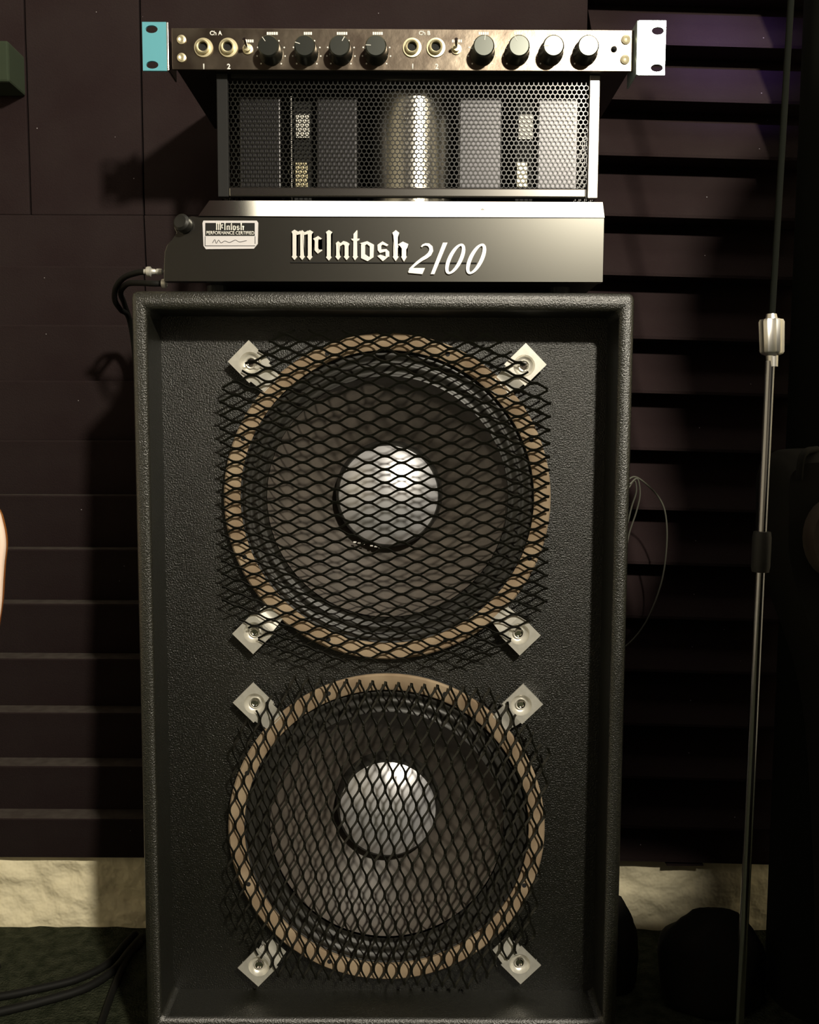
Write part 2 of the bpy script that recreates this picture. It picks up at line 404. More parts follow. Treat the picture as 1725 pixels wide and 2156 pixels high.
def clamp_parts(sx, sz, c, zcc, parent):
    """square steel clamp, dished round its bolt, with a tab reaching under the grille onto the rim"""
    px, pz = c; yp = YB-.0165
    inw = Vector((cx-px, 0, zcc-pz)).normalized(); side = Vector((-inw.z, 0, inw.x))
    inw = (inw+Vector((math.copysign(.7071, inw.x), 0, math.copysign(.7071, inw.z)))).normalized(); side = Vector((-inw.z, 0, inw.x))
    C = Vector((px, yp, pz)); h = .0172
    bm = bmesh.new(); n = 32; rd = .0125
    def sq(a):
        ca, sa = math.cos(a), math.sin(a); t = 1/max(abs(ca), abs(sa)); return h*ca*t, h*sa*t
    def V(i, s, y=0): return bm.verts.new(C+inw*(i)+side*s+Vector((0, y, 0)))
    off = .002
    outer = [V(sq(2*math.pi*(k+.5)/n+math.pi/4-math.pi/n)[0]-off, sq(2*math.pi*(k+.5)/n+math.pi/4-math.pi/n)[1]) for k in range(n)]
    outb = [bm.verts.new(v.co+Vector((0, .0018, 0))) for v in outer]
    prof = [(rd, 0), (rd*.90, .0035), (rd*.68, .0062), (rd*.42, .0068)]
    rings = [[V(r*math.cos(2*math.pi*k/n+math.pi/4), r*math.sin(2*math.pi*k/n+math.pi/4), y) for k in range(n)] for r, y in prof]
    cen = V(0, 0, .0068)
    for k in range(n):
        j = (k+1) % n
        bm.faces.new((outer[k], outer[j], rings[0][j], rings[0][k])); bm.faces.new((outer[k], outb[k], outb[j], outer[j]))
        for A, B in zip(rings, rings[1:]): bm.faces.new((A[k], A[j], B[j], B[k]))
        bm.faces.new((rings[-1][k], rings[-1][j], cen))
    # tab
    def strip(pts, w0, w1, th=.0016):
        pr = None
        for q, (i, y) in enumerate(pts):
            w_ = w0+(w1-w0)*q/(len(pts)-1)
            vs = [V(i, -w_, y), V(i, w_, y), V(i, w_, y+th), V(i, -w_, y+th)]
            if pr:
                for k in range(4): bm.faces.new((pr[k], vs[k], vs[(k+1) % 4], pr[(k+1) % 4]))
            else: bm.faces.new(vs)
            pr = vs
        bm.faces.new(pr[::-1])
    strip([(h-off-.001, .0001), (h+.003, .0008), (h+.008, .0034), (h+.013, .0040), (h+.017, .0036)], .0148, .0125)
    strip([(h-off, .0017), (h+.001, .006), (h+.001, .0155)], .0148, .0148)     # leg standing on the baffle
    strip([(-h-off+.0008, .0017), (-h-off+.0009, .008), (-h-off+.001, .0165)], .014, .014)
    cl = link('clamp', bm, 'steel', parent, smooth=True)
    bb = nlathe(C+Vector((0, .0068, 0)), (0, -1, 0), [(.0062, 0), (.0062, .003), (.0048, .0046), (.0034, .0048), (.003, .0028), (0, .0028)], 24)
    link('bolt', bb, 'chrome', cl, smooth=True)

bolts = [[(527, 764), (1104, 770), (535, 1332), (1093, 1335)], [(536, 1482), (1098, 1485), (545, 2035), (1095, 2030)]]
for d in range(2):
    z0 = zc[d]; c3 = (cx, YB, z0); AX = (0, -1, 0)      # axis towards the viewer
    drv = link('driver', nlathe(c3, AX, [(.150, -.03), (.166, -.006), (.170, .001), (.1885, .001), (.1905, .004), (.1885, .0065), (.1735, .0065), (.169, .004), (.160, -.02)], 96), 'rubber', cab, smooth=True)
    link('gasket', nlathe(c3, AX, [(.1720, .0060), (.1712, .0112), (.1735, .0128), (.1885, .0128), (.1905, .0108), (.1900, .0060)], 96, closed=True), 'gasket', drv, smooth=True)
    prof = []
    for i in range(13):
        t = i/12; prof.append((.172-.030*t, .003-.004*t+.0045*abs(math.sin(t*math.pi*2.5))))
    link('surround', nlathe(c3, AX, prof, 96), 'surround', drv, smooth='all')
    prof = []
    for i in range(17):
        t = i/16; r = .142-(.142-.056)*t; prof.append((r, -.001-.078*(t**0.8)))
    link('cone', nlathe(c3, AX, prof, 96), 'cone', drv, smooth='all')
    prof = [(.068, -.074), (.0655, -.060), (.064, -.050), (.062, -.0475)]
    link('cap_rim', nlathe(c3, AX, prof+[(.0605, -.0475), (.0605, -.052)], 64), 'surround', drv, smooth=True)
    prof = []; Rs = .105; a0 = math.asin(.0608/Rs)
    for i in range(14):
        a = a0*(1-i/13); prof.append((Rs*math.sin(a) if i < 13 else 0, -.0475+Rs*(math.cos(a)-math.cos(a0))))
    link('dust_cap', nlathe(c3, AX, prof, 64), 'cap', drv, smooth='all')
    for k in range(8):
        a = math.pi/8+k*math.pi/4
        link('gasket_hole', nlathe((cx+.1805*math.cos(a), YB-.0124, z0+.1805*math.sin(a)), AX, [(0, 0), (.0028, 0), (.0028, .0008), (0, .0008)], 12), 'deep', drv)
    if d == 0:
        gb = grille_bm((cx, z0), .1909, .193, .070, .0380, .0153, False, 0, cxo=-.0025, czo=.000)
    else:
        gb = grille_bm((cx, z0), .1880, .1875, .070, .0373, .0153, True, 3.5, cxo=-.001, czo=-.003)
    link('grille', gb, 'wire', cab, label='black expanded mesh with %s openings' % ('wide' if d == 0 else 'upright'))
    for u, v in bolts[d]:
        q = P(u, v, YB-.0165); clamp_parts(0, 0, (q.x, q.z), z0, cab)
# faint printed line under the upper dust cap
a = P(742, 1146, 1.09); bm = bmesh.new()
for k in range(7):
    if k == 3: continue
    x = a.x+k*.0052; z = a.z-.0011*k
    box(bm, (x, YB+.0520, z-.0008), (x+.0036, YB+.0535, z+.0008))
# (kept tiny: the print cannot be read)
link('cone_print', bm, 'print', cab)

# ================================================================= POWER AMPLIFIER
YA = 1.018
def zA(v, Y=YA): return P(862, v, Y).z
def xA(u, v, Y=YA): return P(u, v, Y).x
amp = emp('power_amplifier', (-.02, 1.14, ZT), 'vintage black and chrome power amplifier with a perforated cage', 'amplifier')
zb, zt = zA(592), zA(457)
xr = xA(1272, 520); xl = xA(347, 560)
# front panel with its rounded left end
pts = [(417, 457), (404, 455), (392, 458), (378, 466), (366, 478), (372, 490), (364, 504), (352, 516), (347, 530), (345, 560), (345, 592)]
bm = bmesh.new()
poly = [P(u, v, YA) for u, v in pts]+[Vector((xr, YA, zb)), Vector((xr, YA, zt))]
prism(bm, poly, (0, .012, 0))
link('front_panel', bm, 'glass', amp, bevel=.0008)
# chrome strip: a sloping bevel on top of the panel, mitred at its left end
yb2 = YA+.012
tl, tr = P(441, 422, yb2), P(1274, 421, yb2); bl, br = P(418, 456, YA), Vector((xr, YA, zt+.0003))
bl.z = zt+.0003; tr.z = tl.z; tr.x = xr
bm = bmesh.new()
prism(bm, [bl, br, tr, tl], (0, .004, -.0012))
link('chrome_trim', bm, 'chrome', amp)
q = P(1016, 440, YA+.009)
link('trim_screw', nlathe(q+Vector((0, 0, -.001)), (0, -.7, .7), [(0, 0), (.0035, 0), (.0035, .002), (0, .0025)], 16), 'steel', amp, smooth=True)
link('chassis', nbox((xA(420, 520)+.004, YA+.012, zb+.001), (xr-.002, 1.255, zt-.001)), 'black', amp)
link('deck', nbox((xA(440, 440)+.002, yb2+.004, zt-.002), (xr-.001, 1.255, tl.z-.0015)), 'black', amp)
kb = P(384, 470, YA-.006)
link('end_knob', nlathe(kb, (-.25, -1, .2), [(0, -.006), (.009, -.006), (.0095, .003), (.007, .0055), (0, .006)], 24), 'black', amp, smooth=True)
for x in (xA(400, 600)+.02, xr-.04):
    for y in (YA+.05, 1.23):
        link('foot', nlathe((x, y, ZT), (0, 0, 1), [(0, 0), (.012, 0), (.012, zb-ZT+.001), (0, zb-ZT+.001)], 16), 'rubber', amp)
# ---- lettering
def T1(x, y): p = P(600+x/6.16, 470+y/6.16, YA); return Vector((p.x, YA, p.z))
def T2(x, y): p = P(840+x/7.84, 490+y/7.84, YA); return Vector((p.x, YA, p.z))
def bar(xc, w_, y0, y1, f=22, bf=12):
    h = w_/2
    return [(xc, y0), (xc+h+f, y0+26), (xc+h, y0+58), (xc+h, y1-58), (xc+h+bf, y1-44), (xc, y1), (xc-h-bf, y1-44), (xc-h, y1-58), (xc-h, y0+58), (xc-h-f*.6, y0+26)]
GL = [bar(128, 50, 88, 482), bar(228, 50, 94, 482, 4), bar(326, 50, 94, 484),
      [(150, 128), (205, 100), (208, 146), (158, 158)], [(250, 128), (305, 100), (306, 146), (256, 158)],
      [(365,208),(400,190),(432,170),(485,205),(468,216),(440,214),(435,240),(435,330),(455,350),(485,345),(485,360),(430,400),(388,355),(385,330),(390,240),(385,222)],
      bar(573, 52, 94, 490, 20),
      bar(693, 50, 238, 482, 8), bar(803, 50, 246, 484, 14), [(716, 272), (760, 236), (800, 246), (800, 300), (756, 280), (718, 305)],
      [(892,145),(936,94),(942,100),(942,428),(952,438),(910,486),(880,438),(888,428)], [(860,206),(888,206),(944,206),(972,204),(964,224),(942,236),(886,232),(870,222)],
      [(990,280),(1042,280),(1042,430),(990,450)], [(1103,290),(1157,285),(1150,445),(1103,440)],
      [(975,265),(1070,238),(1160,285),(1105,306),(1065,276),(1035,296)], [(990,430),(1040,405),(1090,440),(1150,430),(1150,447),(1075,497),(990,457)],
      [(1202,290),(1250,275),(1252,345),(1235,392),(1205,355)], [(1202,285),(1268,240),(1345,285),(1325,304),(1270,282),(1245,302)],
      [(1228,392),(1248,345),(1318,340),(1356,375),(1352,400),(1308,372)], [(1306,365),(1355,378),(1355,440),(1308,440)], [(1200,430),(1240,412),(1308,436),(1355,430),(1272,497)],
      [(1395,130),(1440,94),(1485,130),(1467,185),(1465,430),(1478,440),(1438,496),(1400,440),(1408,430),(1408,165)],
      [(1465,282),(1530,243),(1602,275),(1590,322),(1575,345),(1575,430),(1584,440),(1545,502),(1508,440),(1517,430),(1517,332),(1495,302),(1465,322)]]
bm = bmesh.new()
for k, gpl in enumerate(GL): prism(bm, [T1(x, y) for x, y in gpl], (0, -.0022-.00006*(k % 5), 0))
link('name_lettering', bm, 'letters', amp, label='raised silver blackletter name McIntosh')
def ribbon(bm, pts, ws, T, closed=False, th=.0022):
    n = len(pts); A = []; B = []
    for i in range(n):
        a = pts[(i-1) % n] if (closed or i) else pts[i]; b = pts[(i+1) % n] if (closed or i < n-1) else pts[i]
        tx, ty = b[0]-a[0], b[1]-a[1]; L = math.hypot(tx, ty) or 1; nx_, ny_ = -ty/L, tx/L; hw = ws[i]/2
        A.append(T(pts[i][0]+nx_*hw, pts[i][1]+ny_*hw)); B.append(T(pts[i][0]-nx_*hw, pts[i][1]-ny_*hw))
    o = Vector((0, -th, 0)); VA = [bm.verts.new(p+o) for p in A]; VB = [bm.verts.new(p+o) for p in B]
    VC = [bm.verts.new(p) for p in A]; VD = [bm.verts.new(p) for p in B]
    for i in range(n if closed else n-1):
        j = (i+1) % n
        bm.faces.new((VA[i], VA[j], VB[j], VB[i])); bm.faces.new((VA[i], VC[i], VC[j], VA[j])); bm.faces.new((VB[i], VB[j], VD[j], VD[i]))
bm = bmesh.new()
two = [(372,240),(398,212),(440,198),(490,205),(528,245),(535,300),(505,360),(450,405),(380,445),(310,495),(240,555),(175,615)]
ribbon(bm, two, [22, 30, 38, 50, 62, 66, 66, 60, 52, 46, 40, 30], T2)
prism(bm, [T2(155, 640), T2(190, 588), T2(432, 588), T2(388, 690), T2(160, 668)], (0, -.0024, 0))
prism(bm, [T2(728, 170), T2(802, 170), T2(586, 690), T2(524, 690)], (0, -.0023, 0))
for cx0 in (930, 1274):
    pts = []; ws = []
    for i in range(40):
        t = 2*math.pi*i/40; y = 438+232*math.sin(t); x = cx0+98*math.cos(t)-(y-438)*.42
        pts.append((x, y)); ws.append(34+28*abs(math.cos(t+.2)))
    ribbon(bm, pts, ws, T2, True, .0023)
link('model_lettering', bm, 'letters', amp, label='raised silver slanted number 2100')
a, b = P(612, 552, YA), P(1004, 554, YA)
link('panel_rib', nbox((a.x, YA-.0012, b.z-.0006), (b.x, YA+.001, a.z+.0003)), 'deep', amp)
# ---- badge
def Bp(u, v, d): return P(u, v, YA)+Vector((0, -d, 0))
bm = bmesh.new()
prism(bm, [Bp(u, v, 0) for u, v in ((429,465),(541,465),(544,469),(543,514),(535,524),(434,525),(429,518),(427,470))], (0, -.0012, 0))
badge = link('badge', bm, 'badge', amp, label='small silver rating badge')
bm = bmesh.new(); prism(bm, [Bp(u, v, .0012) for u, v in ((433,470),(537,470),(537,497),(433,497))], (0, -.0003, 0))
link('badge_field', bm, 'black', badge)
bm = bmesh.new()
for gpl in GL: prism(bm, [Bp(455+(x-80)*60/1520, 469.5+(y-88)*16.5/410, .0015) for x, y in gpl], (0, -.0003, 0))
link('badge_name', bm, 'print', badge)
a = Bp(435.5, 494.5, .0015)
link('badge_text', text_bm('PERFORMANCE CERTIFIED', a, .0038, .0002, width=(P(536, 490, YA)-P(435.5, 490, YA)).x, bold=.012), 'print', badge)
bm = bmesh.new()
for (u0, v0, u1, v1) in ((433, 517.5, 538, 518.6), (432, 498, 433.2, 518.6), (537, 498, 538.2, 514)):
    prism(bm, [Bp(u0, v0, .0012), Bp(u1, v0, .0012), Bp(u1, v1, .0012), Bp(u0, v1, .0012)], (0, -.0002, 0))
link('badge_line', bm, 'black', badge)
bm = bmesh.new()
sig = [(448,512),(453,505),(456,513),(461,506),(466,512),(474,508),(484,511),(496,506),(505,510),(520,507)]
tube(bm, smoothpath([Bp(u, v, .0012) for u, v in sig], 4), .0003, 5)
link('signature', bm, 'black', badge)

# ---- cage
YC = 1.066
zc0, zc1 = P(862, 417, YC).z, P(862, 157, YC).z
xc0, xc1 = P(458, 290, YC).x, P(1261, 290, YC).x
YCB = 1.246
for name, u0, u1, mm in (('cage_post', 458, 481, 'deep'), ('cage_post', 1239, 1261, 'satin')):  # left post darkened in colour, for the lamp reflection it misses
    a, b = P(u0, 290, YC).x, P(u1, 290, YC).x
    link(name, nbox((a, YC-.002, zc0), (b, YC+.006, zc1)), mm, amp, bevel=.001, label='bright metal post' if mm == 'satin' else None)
zr = P(862, 396, YC).z; zt2 = P(862, 167, YC).z
xm0, xm1 = P(481, 290, YC).x, P(1238.5, 290, YC).x
link('bottom_rail', nbox((xm0, YC-.003, zc0), (xm1-.001, YC+.004, zr)), 'rail', amp, bevel=.002, seg=3)
link('top_rail', nbox((xm0+.004, YC-.001, zt2), (xm1, YC+.004, zc1)), 'black', amp)
def perf(bm, O, ux, uz, wd, ht, pitch, rr, th):
    """perforated sheet of staggered hexagonal holes"""
    dz = pitch*.866; nx = int(wd/pitch); nz = int(ht/dz); off = ux.cross(uz).normalized()*th
    for j in range(nz):
        for i in range(nx):
            cxl = (i+.5+(.5 if j % 2 else 0))*pitch
            if cxl > wd-pitch*.4: continue
            c = O+ux*cxl+uz*((j+.5)*dz+(ht-nz*dz)/2)
            R = pitch/math.sqrt(3)
            o = [c+(ux*math.sin(k*math.pi/3)+uz*math.cos(k*math.pi/3))*R for k in range(6)]
            q = [c+(ux*math.sin(k*math.pi/3)+uz*math.cos(k*math.pi/3))*R*rr for k in range(6)]
            vo = [bm.verts.new(p) for p in o]; vq = [bm.verts.new(p) for p in q]; vb = [bm.verts.new(p+off) for p in q]
            for k in range(6):
                l = (k+1) % 6
                bm.faces.new((vo[k], vo[l], vq[l], vq[k])); bm.faces.new((vq[k], vq[l], vb[l], vb[k]))
bm = bmesh.new()
perf(bm, Vector((xm0, YC+.001, zr)), Vector((1, 0, 0)), Vector((0, 0, 1)), xm1-xm0, zt2-zr, .00545, .80, -.0008)
link('cage_mesh', bm, 'wire', amp, recalc=False, label='black perforated cage front')
for X0, Y0, sg in ((xc0, YCB, -1), (xc1, YC+.006, 1)):
    bm = bmesh.new(); perf(bm, Vector((X0, Y0, zc0)), Vector((0, sg, 0)), Vector((0, 0, 1)), YCB-YC-.006, zc1-zc0, .0109, .78, -.0008)
    link('cage_side', bm, 'wire', amp, recalc=False)
link('cage_back', nbox((xc0, YCB, zc0), (xc1, YCB+.002, zc1)), 'deep', amp)
link('cage_top', nbox((xc0, YC+.004, zc1-.0015), (xc1, YCB, zc1-.0002)), 'black', amp)
# inside the cage
YI = 1.095
def inner(name, u0, u1, v0, v1, m, dep=.07, y=YI, bev=.002, **k):
    a, b = P(u0, v0, y), P(u1, v1, y)
    return link(name, nbox((a.x, y, max(b.z, tl.z-.001)), (b.x, y+dep, a.z)), m, amp, bevel=bev, **k)
inner('transformer', 503, 592, 200, 415, 'xfmr'); inner('transformer', 666, 752, 200, 415, 'xfmr')
inner('transformer', 967, 1056, 200, 415, 'xfmr'); inner('transformer', 1133, 1216, 205, 415, 'xfmr')
ca, cb = P(782, 186, YI), P(958, 186, YI); rc = (cb.x-ca.x)/2
link('capacitor_can', nlathe(((ca.x+cb.x)/2, YI+rc*.86, tl.z-.001), (0, 0, 1), [(0, 0), (rc, 0), (rc, ca.z-tl.z-.003), (rc-.003, ca.z-tl.z), (0, ca.z-tl.z)], 64), 'can', amp, smooth=True)
for (u0, u1, v0, v1) in ((623, 652, 240, 290), (1093, 1122, 240, 293)): inner('terminal_plate', u0, u1, v0, v1, 'print', .003, 1.085, .0005)
for (u0, u1, v0, v1) in ((622, 648, 342, 394), (1089, 1110, 342, 394)): inner('fuse_holder', u0, u1, v0, v1, 'brass', .003, 1.086, .0005)
for u in (637, 1105):
    a = P(u, 300, 1.0895); link('terminal_post', nbox((a.x-.010, 1.090, tl.z-.001), (a.x+.010, 1.097, P(u, 215, 1.09).z)), 'deep', amp)
a = P(614, 300, 1.084); link('wire_rod', nbox((a.x-.0006, 1.084, tl.z-.001), (a.x+.0006, 1.086, P(u, 205, 1.084).z)), 'satin', amp)

# ---- plugs and leads beside the amplifier
def plug(u0, u1, v, y, label, path, rr=.0035, cr=.0095):
    a, b = P(u0, v, y), P(u1, v, y); root = emp('audio_cable', (a.x, y, ZT), label, 'cable')
    d = Vector((1, 0, 0)); L = b.x-a.x
    link('plug', nlathe(a, d, [(0, -.003), (.003, -.003), (.003, 0), (cr*.55, 0), (cr*.62, .0015), (cr*.62, .0045), (rr, .006), (rr*.9, L*.5), (rr*.7, L*.55), (rr, L*.6), (rr, L-.002), (0, L)], 20), 'steel', root, smooth=True, label='bright metal jack plug')
    bm = bmesh.new(); tube(bm, smoothpath([a+Vector((-.001, 0, 0))]+path, 6), .0034, 10)
    link('lead', bm, 'cable', root, smooth='all')
plug(309, 345, 572, 1.06, 'black lead with the long bright jack plug in the amplifier side, looping down left', [P(290, 574, 1.07), P(262, 584, 1.09), P(244, 606, 1.11), P(242, 632, 1.13), P(254, 652, 1.15), P(272, 672, 1.20), P(285, 760, 1.24), P(290, 900, 1.25)])
plug(341, 350, 597, 1.045, 'black lead ending in a short bright plug on the cabinet top left corner', [P(320, 597, 1.045), P(296, 596, 1.06), P(268, 598, 1.09), P(254, 616, 1.13), P(262, 640, 1.17), P(280, 700, 1.22), P(292, 800, 1.235)], .0030, .0085)

# ================================================================= RACK PREAMP
YP = 1.05
zp0, zp1 = P(862, 148.5, YP).z, P(862, 61, YP).z
xp0, xp1 = P(362, 104, YP).x, P(1335, 104, YP).x
pre = emp('rack_preamp', ((xp0+xp1)/2, YP+.1, zc1), 'brown faced two channel rack preamp with eight black knobs', 'preamp')
link('faceplate', nbox((xp0, YP, zp0), (xp1, YP+.003, zp1)), 'copper', pre, bevel=.0006)
link('chassis', nbox((xp0+.004, YP+.003, zc1), (xp1-.004, YP+.203, zp1-.002)), 'black', pre)
# ears
def ear(u0, u1, v0, v1, y, m, side, holes, lab):
    a, b = P(u0, v0, y), P(u1, v1, y); x0, x1, zl, zh = a.x, b.x, b.z, a.z
    bm = bmesh.new(); hx = (x0+x1)/2+(-.003 if side < 0 else .006); ex = .0068; ez = .0042; n = 20
    # plate with two oval holes: two cells stacked
    zmid = (zl+zh)/2; vb = []
    for (c0, c1, hz) in ((zmid, zh, P(0, holes[0], y).z), (zl, zmid, P(0, holes[1], y).z)):
        angs = sorted([2*math.pi*i/n for i in range(n)]+[math.atan2(z-hz, x-hx) % (2*math.pi) for x in (x0, x1) for z in (c0, c1)])
        ri, ro, rk = [], [], []
        for t in angs:
            dx, dz = math.cos(t), math.sin(t); s = 1e9
            if dx > 1e-9: s = min(s, (x1-hx)/dx)
            if dx < -1e-9: s = min(s, (x0-hx)/dx)
            if dz > 1e-9: s = min(s, (c1-hz)/dz)
            if dz < -1e-9: s = min(s, (c0-hz)/dz)
            ro.append(bm.verts.new((hx+dx*s, y, hz+dz*s))); ri.append(bm.verts.new((hx+ex*dx, y, hz+ez*dz))); rk.append(bm.verts.new((hx+ex*dx, y+.0025, hz+ez*dz)))
        k = len(angs)
        for i in range(k):
            j = (i+1) % k
            bm.faces.new((ri[i], ro[i], ro[j], ri[j])); bm.faces.new((ri[i], ri[j], rk[j], rk[i]))
    e = link('ear', bm, m, pre, recalc=False, label=lab)
    xi = x1 if side < 0 else x0; t = .0022
    bm = bmesh.new(); box(bm, (xi, y-.0002, zl), (xi-side*t, YP+.03, zh))
    link('ear_bend', bm, 'chrome' if side < 0 else 'ear', e, bevel=.0008)
    # rim
    for za in (zh-.0004, zl): link('ear_edge', nbox((x0, y+.0003, za), (x1, y+.0026, za+.0004)), m, e)
ear(299, 352, 46, 149, YP-.004, 'blue', -1, (60, 135), 'ear still covered in pale blue film')
ear(1346, 1400, 43, 158, YP-.012, 'ear', 1, (59, 137), 'blue film ear with lamp glare painted in')
link('ear_shadow_gap', nbox((xp1+.0006, YP+.004, zp0), (P(1346, 100, YP).x, YP+.03, zp1)), 'black', pre)
def tp(u, v, d=0): q = P(u, v, YP); q.y -= d; return q
for i, u in enumerate((571, 646, 718, 793, 1016, 1089, 1160, 1232)):
    q = tp(u, 112); r = .0122; n = 30
    bm = nlathe(q, (0, -1, 0), [(0, 0), (r*1.12, 0), (r*1.12, .003), (r, .005), (r*.96, .019), (r*.85, .0205), (0, .0205)], n)
    kn = link('knob', bm, 'knob', pre, smooth=True)
    ang = random.uniform(-1.8, 1.8)
    bm = bmesh.new(); tube(bm, [q+Vector((math.sin(ang)*r*.45, -.0205, math.cos(ang)*r*.45)), q+Vector((math.sin(ang)*r*.9, -.0205, math.cos(ang)*r*.9))], .0004, 6)
    link('pointer', bm, 'print', kn)
    bm = bmesh.new()
    for k in range(9):
        a = math.radians(-135+k*33.75); c = q+Vector((math.sin(a)*.0160, 0, math.cos(a)*.0160))
        if c.z > zp1-.002 or c.z < zp0+.001: continue
        lathe(bm, c, (0, -1, 0), [(0, 0), (.0009, 0), (.0009, .0003), (0, .0003)], 8)
    link('scale_dots', bm, 'print', pre)
    bm = bmesh.new(); wl_ = (24, 18, 23, 22, 22, 18, 20, 20)[i]      # control name, too blurred to read
    nb = 5 if wl_ > 20 else 4
    for k in range(nb):
        u0 = u+3-wl_/2+k*wl_/nb; a = tp(u0, 73.5); b = tp(u0+wl_/nb*.78, 67.5)
        box(bm, (a.x, YP-.0003, a.z), (b.x, YP, b.z))
    link('knob_label', bm, 'print', pre)
for u in (429, 481, 868, 918):
    q = tp(u, 101)
    jk = link('jack', nlathe(q, (0, -1, 0), [(.0052, .001), (.0052, .005), (.0064, .0058), (.0076, .005), (.0076, .0018), (.0104, .0016), (.0108, 0)], 30), 'brass', pre, smooth=True)
    link('jack_hole', nlathe(q, (0, -1, 0), [(0, .0012), (.0052, .0012)], 20), 'deep', jk)
for u in (522, 961):
    q = tp(u, 104)
    sw = link('toggle', nlathe(q, (0, -1, 0), [(.0058, 0), (.0058, .0015), (.0036, .002), (.0036, .005), (0, .0055)], 20), 'brass', pre, smooth=True)
    bm = bmesh.new(); tube(bm, [q+Vector((0, -.004, 0)), q+Vector((-.001, -.017, .004))], [.0012, .0020], 10); link('lever', bm, 'chrome', sw, smooth=True)
    bm = bmesh.new()
    for k in range(5):
        a = tp(u-9+k*4.4, 89.5); b = tp(u-9+k*4.4+3.4, 83.5); box(bm, (a.x, YP-.0003, a.z), (b.x, YP, b.z))
    link('switch_label', bm, 'print', pre)
for u, v in ((382.5, 84), (383, 122), (1318, 84), (1316, 126)):
    link('screw', nlathe(tp(u, v), (0, -1, 0), [(.0052, 0), (.0050, .0014), (.0030, .0022), (.0014, .0016), (0, .0012)], 20), 'brass', pre, smooth=True)
link('indicator', nlathe(tp(1293, 104), (0, -1, 0), [(.0034, 0), (.0034, .0006), (.0022, .0008), (.002, .004), (0, .0055)], 16), 'deep', pre, smooth=True)
for s, u, v, h in (('Ch A', 442, 74.5, .0048), ('Ch B', 882, 74.5, .0048), ('1', 428, 146, .0060), ('2', 478, 146, .0060), ('1', 868, 146, .0060), ('2', 916, 146, .0060)):
    link('channel_label' if 'C' in s else 'jack_number', text_bm(s, tp(u, v), h, .0003, bold=.03), 'print', pre)

# ================================================================= RIGHT SIDE: MICROPHONE STAND
YM = 0.93
a, b = P(1622, 760, YM), P(1560, 2100, YM); dirv = (b-a).normalized()
foot = a+dirv*((a.z-.02)/-dirv.z)
ms = emp('microphone_stand', (foot.x, YM, 0), 'slim chrome microphone stand right of the speaker cabinet', 'microphone stand')
bm = bmesh.new(); tube(bm, [a, a+(foot-a)*.5, foot], .0048, 20); link('pole', bm, 'polechrome', ms, smooth=True)
g0, g1 = P(1626, 745, YM), P(1625, 675, YM)
n = 36; bm = bmesh.new(); rings = []
for h, rb in ((-.013, .0055), (-.002, .006), (0, .0105), (.002, .0118), (.032, .0124), (.0345, .0112), (.0352, .006), (.040, .005)):
    c = g0+(g1-g0).normalized()*h
    rings.append([bm.verts.new(c+Vector((math.cos(2*math.pi*k/n), math.sin(2*math.pi*k/n), 0))*rb*(1-.12*(k % 6 in (0, 1, 2) and rb > .01))) for k in range(n)])
for A, B in zip(rings, rings[1:]):
    for k in range(n): bm.faces.new((A[k], A[(k+1) % n], B[(k+1) % n], B[k]))
bm.faces.new(rings[0]); bm.faces.new(rings[-1])
link('clutch', bm, 'satin', ms, smooth=True, label='fluted grey clutch grip')
u1 = g1+Vector((.01, 0, .45)); bm = bmesh.new(); tube(bm, [g1+Vector((0,0,-.005)), u1], .0032, 12); link('upper_rod', bm, 'trap', ms, smooth=True)
c = a+dirv*.195; link('collar', nlathe(c, dirv, [(0, -.02), (.0085, -.02), (.0095, -.014), (.0095, .016), (.0085, .022), (0, .022)], 20), 'rubber', ms, smooth=True)
link('base', nlathe((foot.x, YM, 0), (0, 0, 1), [(0, 0), (.045, 0), (.049, .006), (.045, .016), (.03, .026), (.012, .034), (0, .034)], 40), 'rubber', ms, smooth=True)

# gig bag standing at the right edge of the view
def soft(outline, y0, y1, m, name, parent=None, inset=.02, **k):
    """rounded solid from an outline in X-Z"""
    bm = bmesh.new(); cxx = sum(p[0] for p in outline)/len(outline); czz = sum(p[1] for p in outline)/len(outline)
    rings = []
    for t, s in ((0, 1-4*inset), (.12, 1-1.2*inset), (.3, 1), (.7, 1), (.88, 1-1.2*inset), (1, 1-4*inset)):
        rings.append([bm.verts.new((cxx+(x-cxx)*s, y0+(y1-y0)*t, czz+(z-czz)*s)) for x, z in outline])
    n = len(outline)
    for A, B in zip(rings, rings[1:]):
        for i in range(n): bm.faces.new((A[i], B[i], B[(i+1) % n], A[(i+1) % n]))
    for tri in tessellate_polygon([[Vector((x, z, 0)) for x, z in outline]]):
        bm.faces.new([rings[0][i] for i in tri]); bm.faces.new([rings[-1][i] for i in tri[::-1]])
    return link(name, bm, m, parent, smooth=True, **k)
def crv(pts, k=5, closed=True):
    n = len(pts); out = []
    for i in range(n):
        a, b, c, d = [Vector(pts[(i+o) % n]) for o in (-1, 0, 1, 2)]
        for j in range(k):
            t = j/k; out.append(tuple(.5*((2*b)+(c-a)*t+(2*a-5*b+4*c-d)*t*t+(3*b-a-3*c+d)*t**3)))
    return out
Yg = 0.99
def pg(u, v): q = P(u, v, Yg); return (q.x, max(q.z, .002))
ol = crv([pg(1658, 985), pg(1672, 962), pg(1702, 948), pg(1800, 952), pg(1900, 1000), pg(1910, 1400), pg(1900, 2000), pg(1880, 2300), pg(1830, 2310), pg(1800, 2300), pg(1790, 1900), pg(1760, 1500), pg(1665, 1200), pg(1656, 1050)])
ol = [(x, max(z, .002)) for x, z in ol]
gb = emp('gig_bag', (.55, 1.0, 0), 'dim black padded gig bag upright at the right edge', 'bag')
soft(ol, Yg, Yg+.095, 'bag', 'body', gb, inset=.012)
el = []
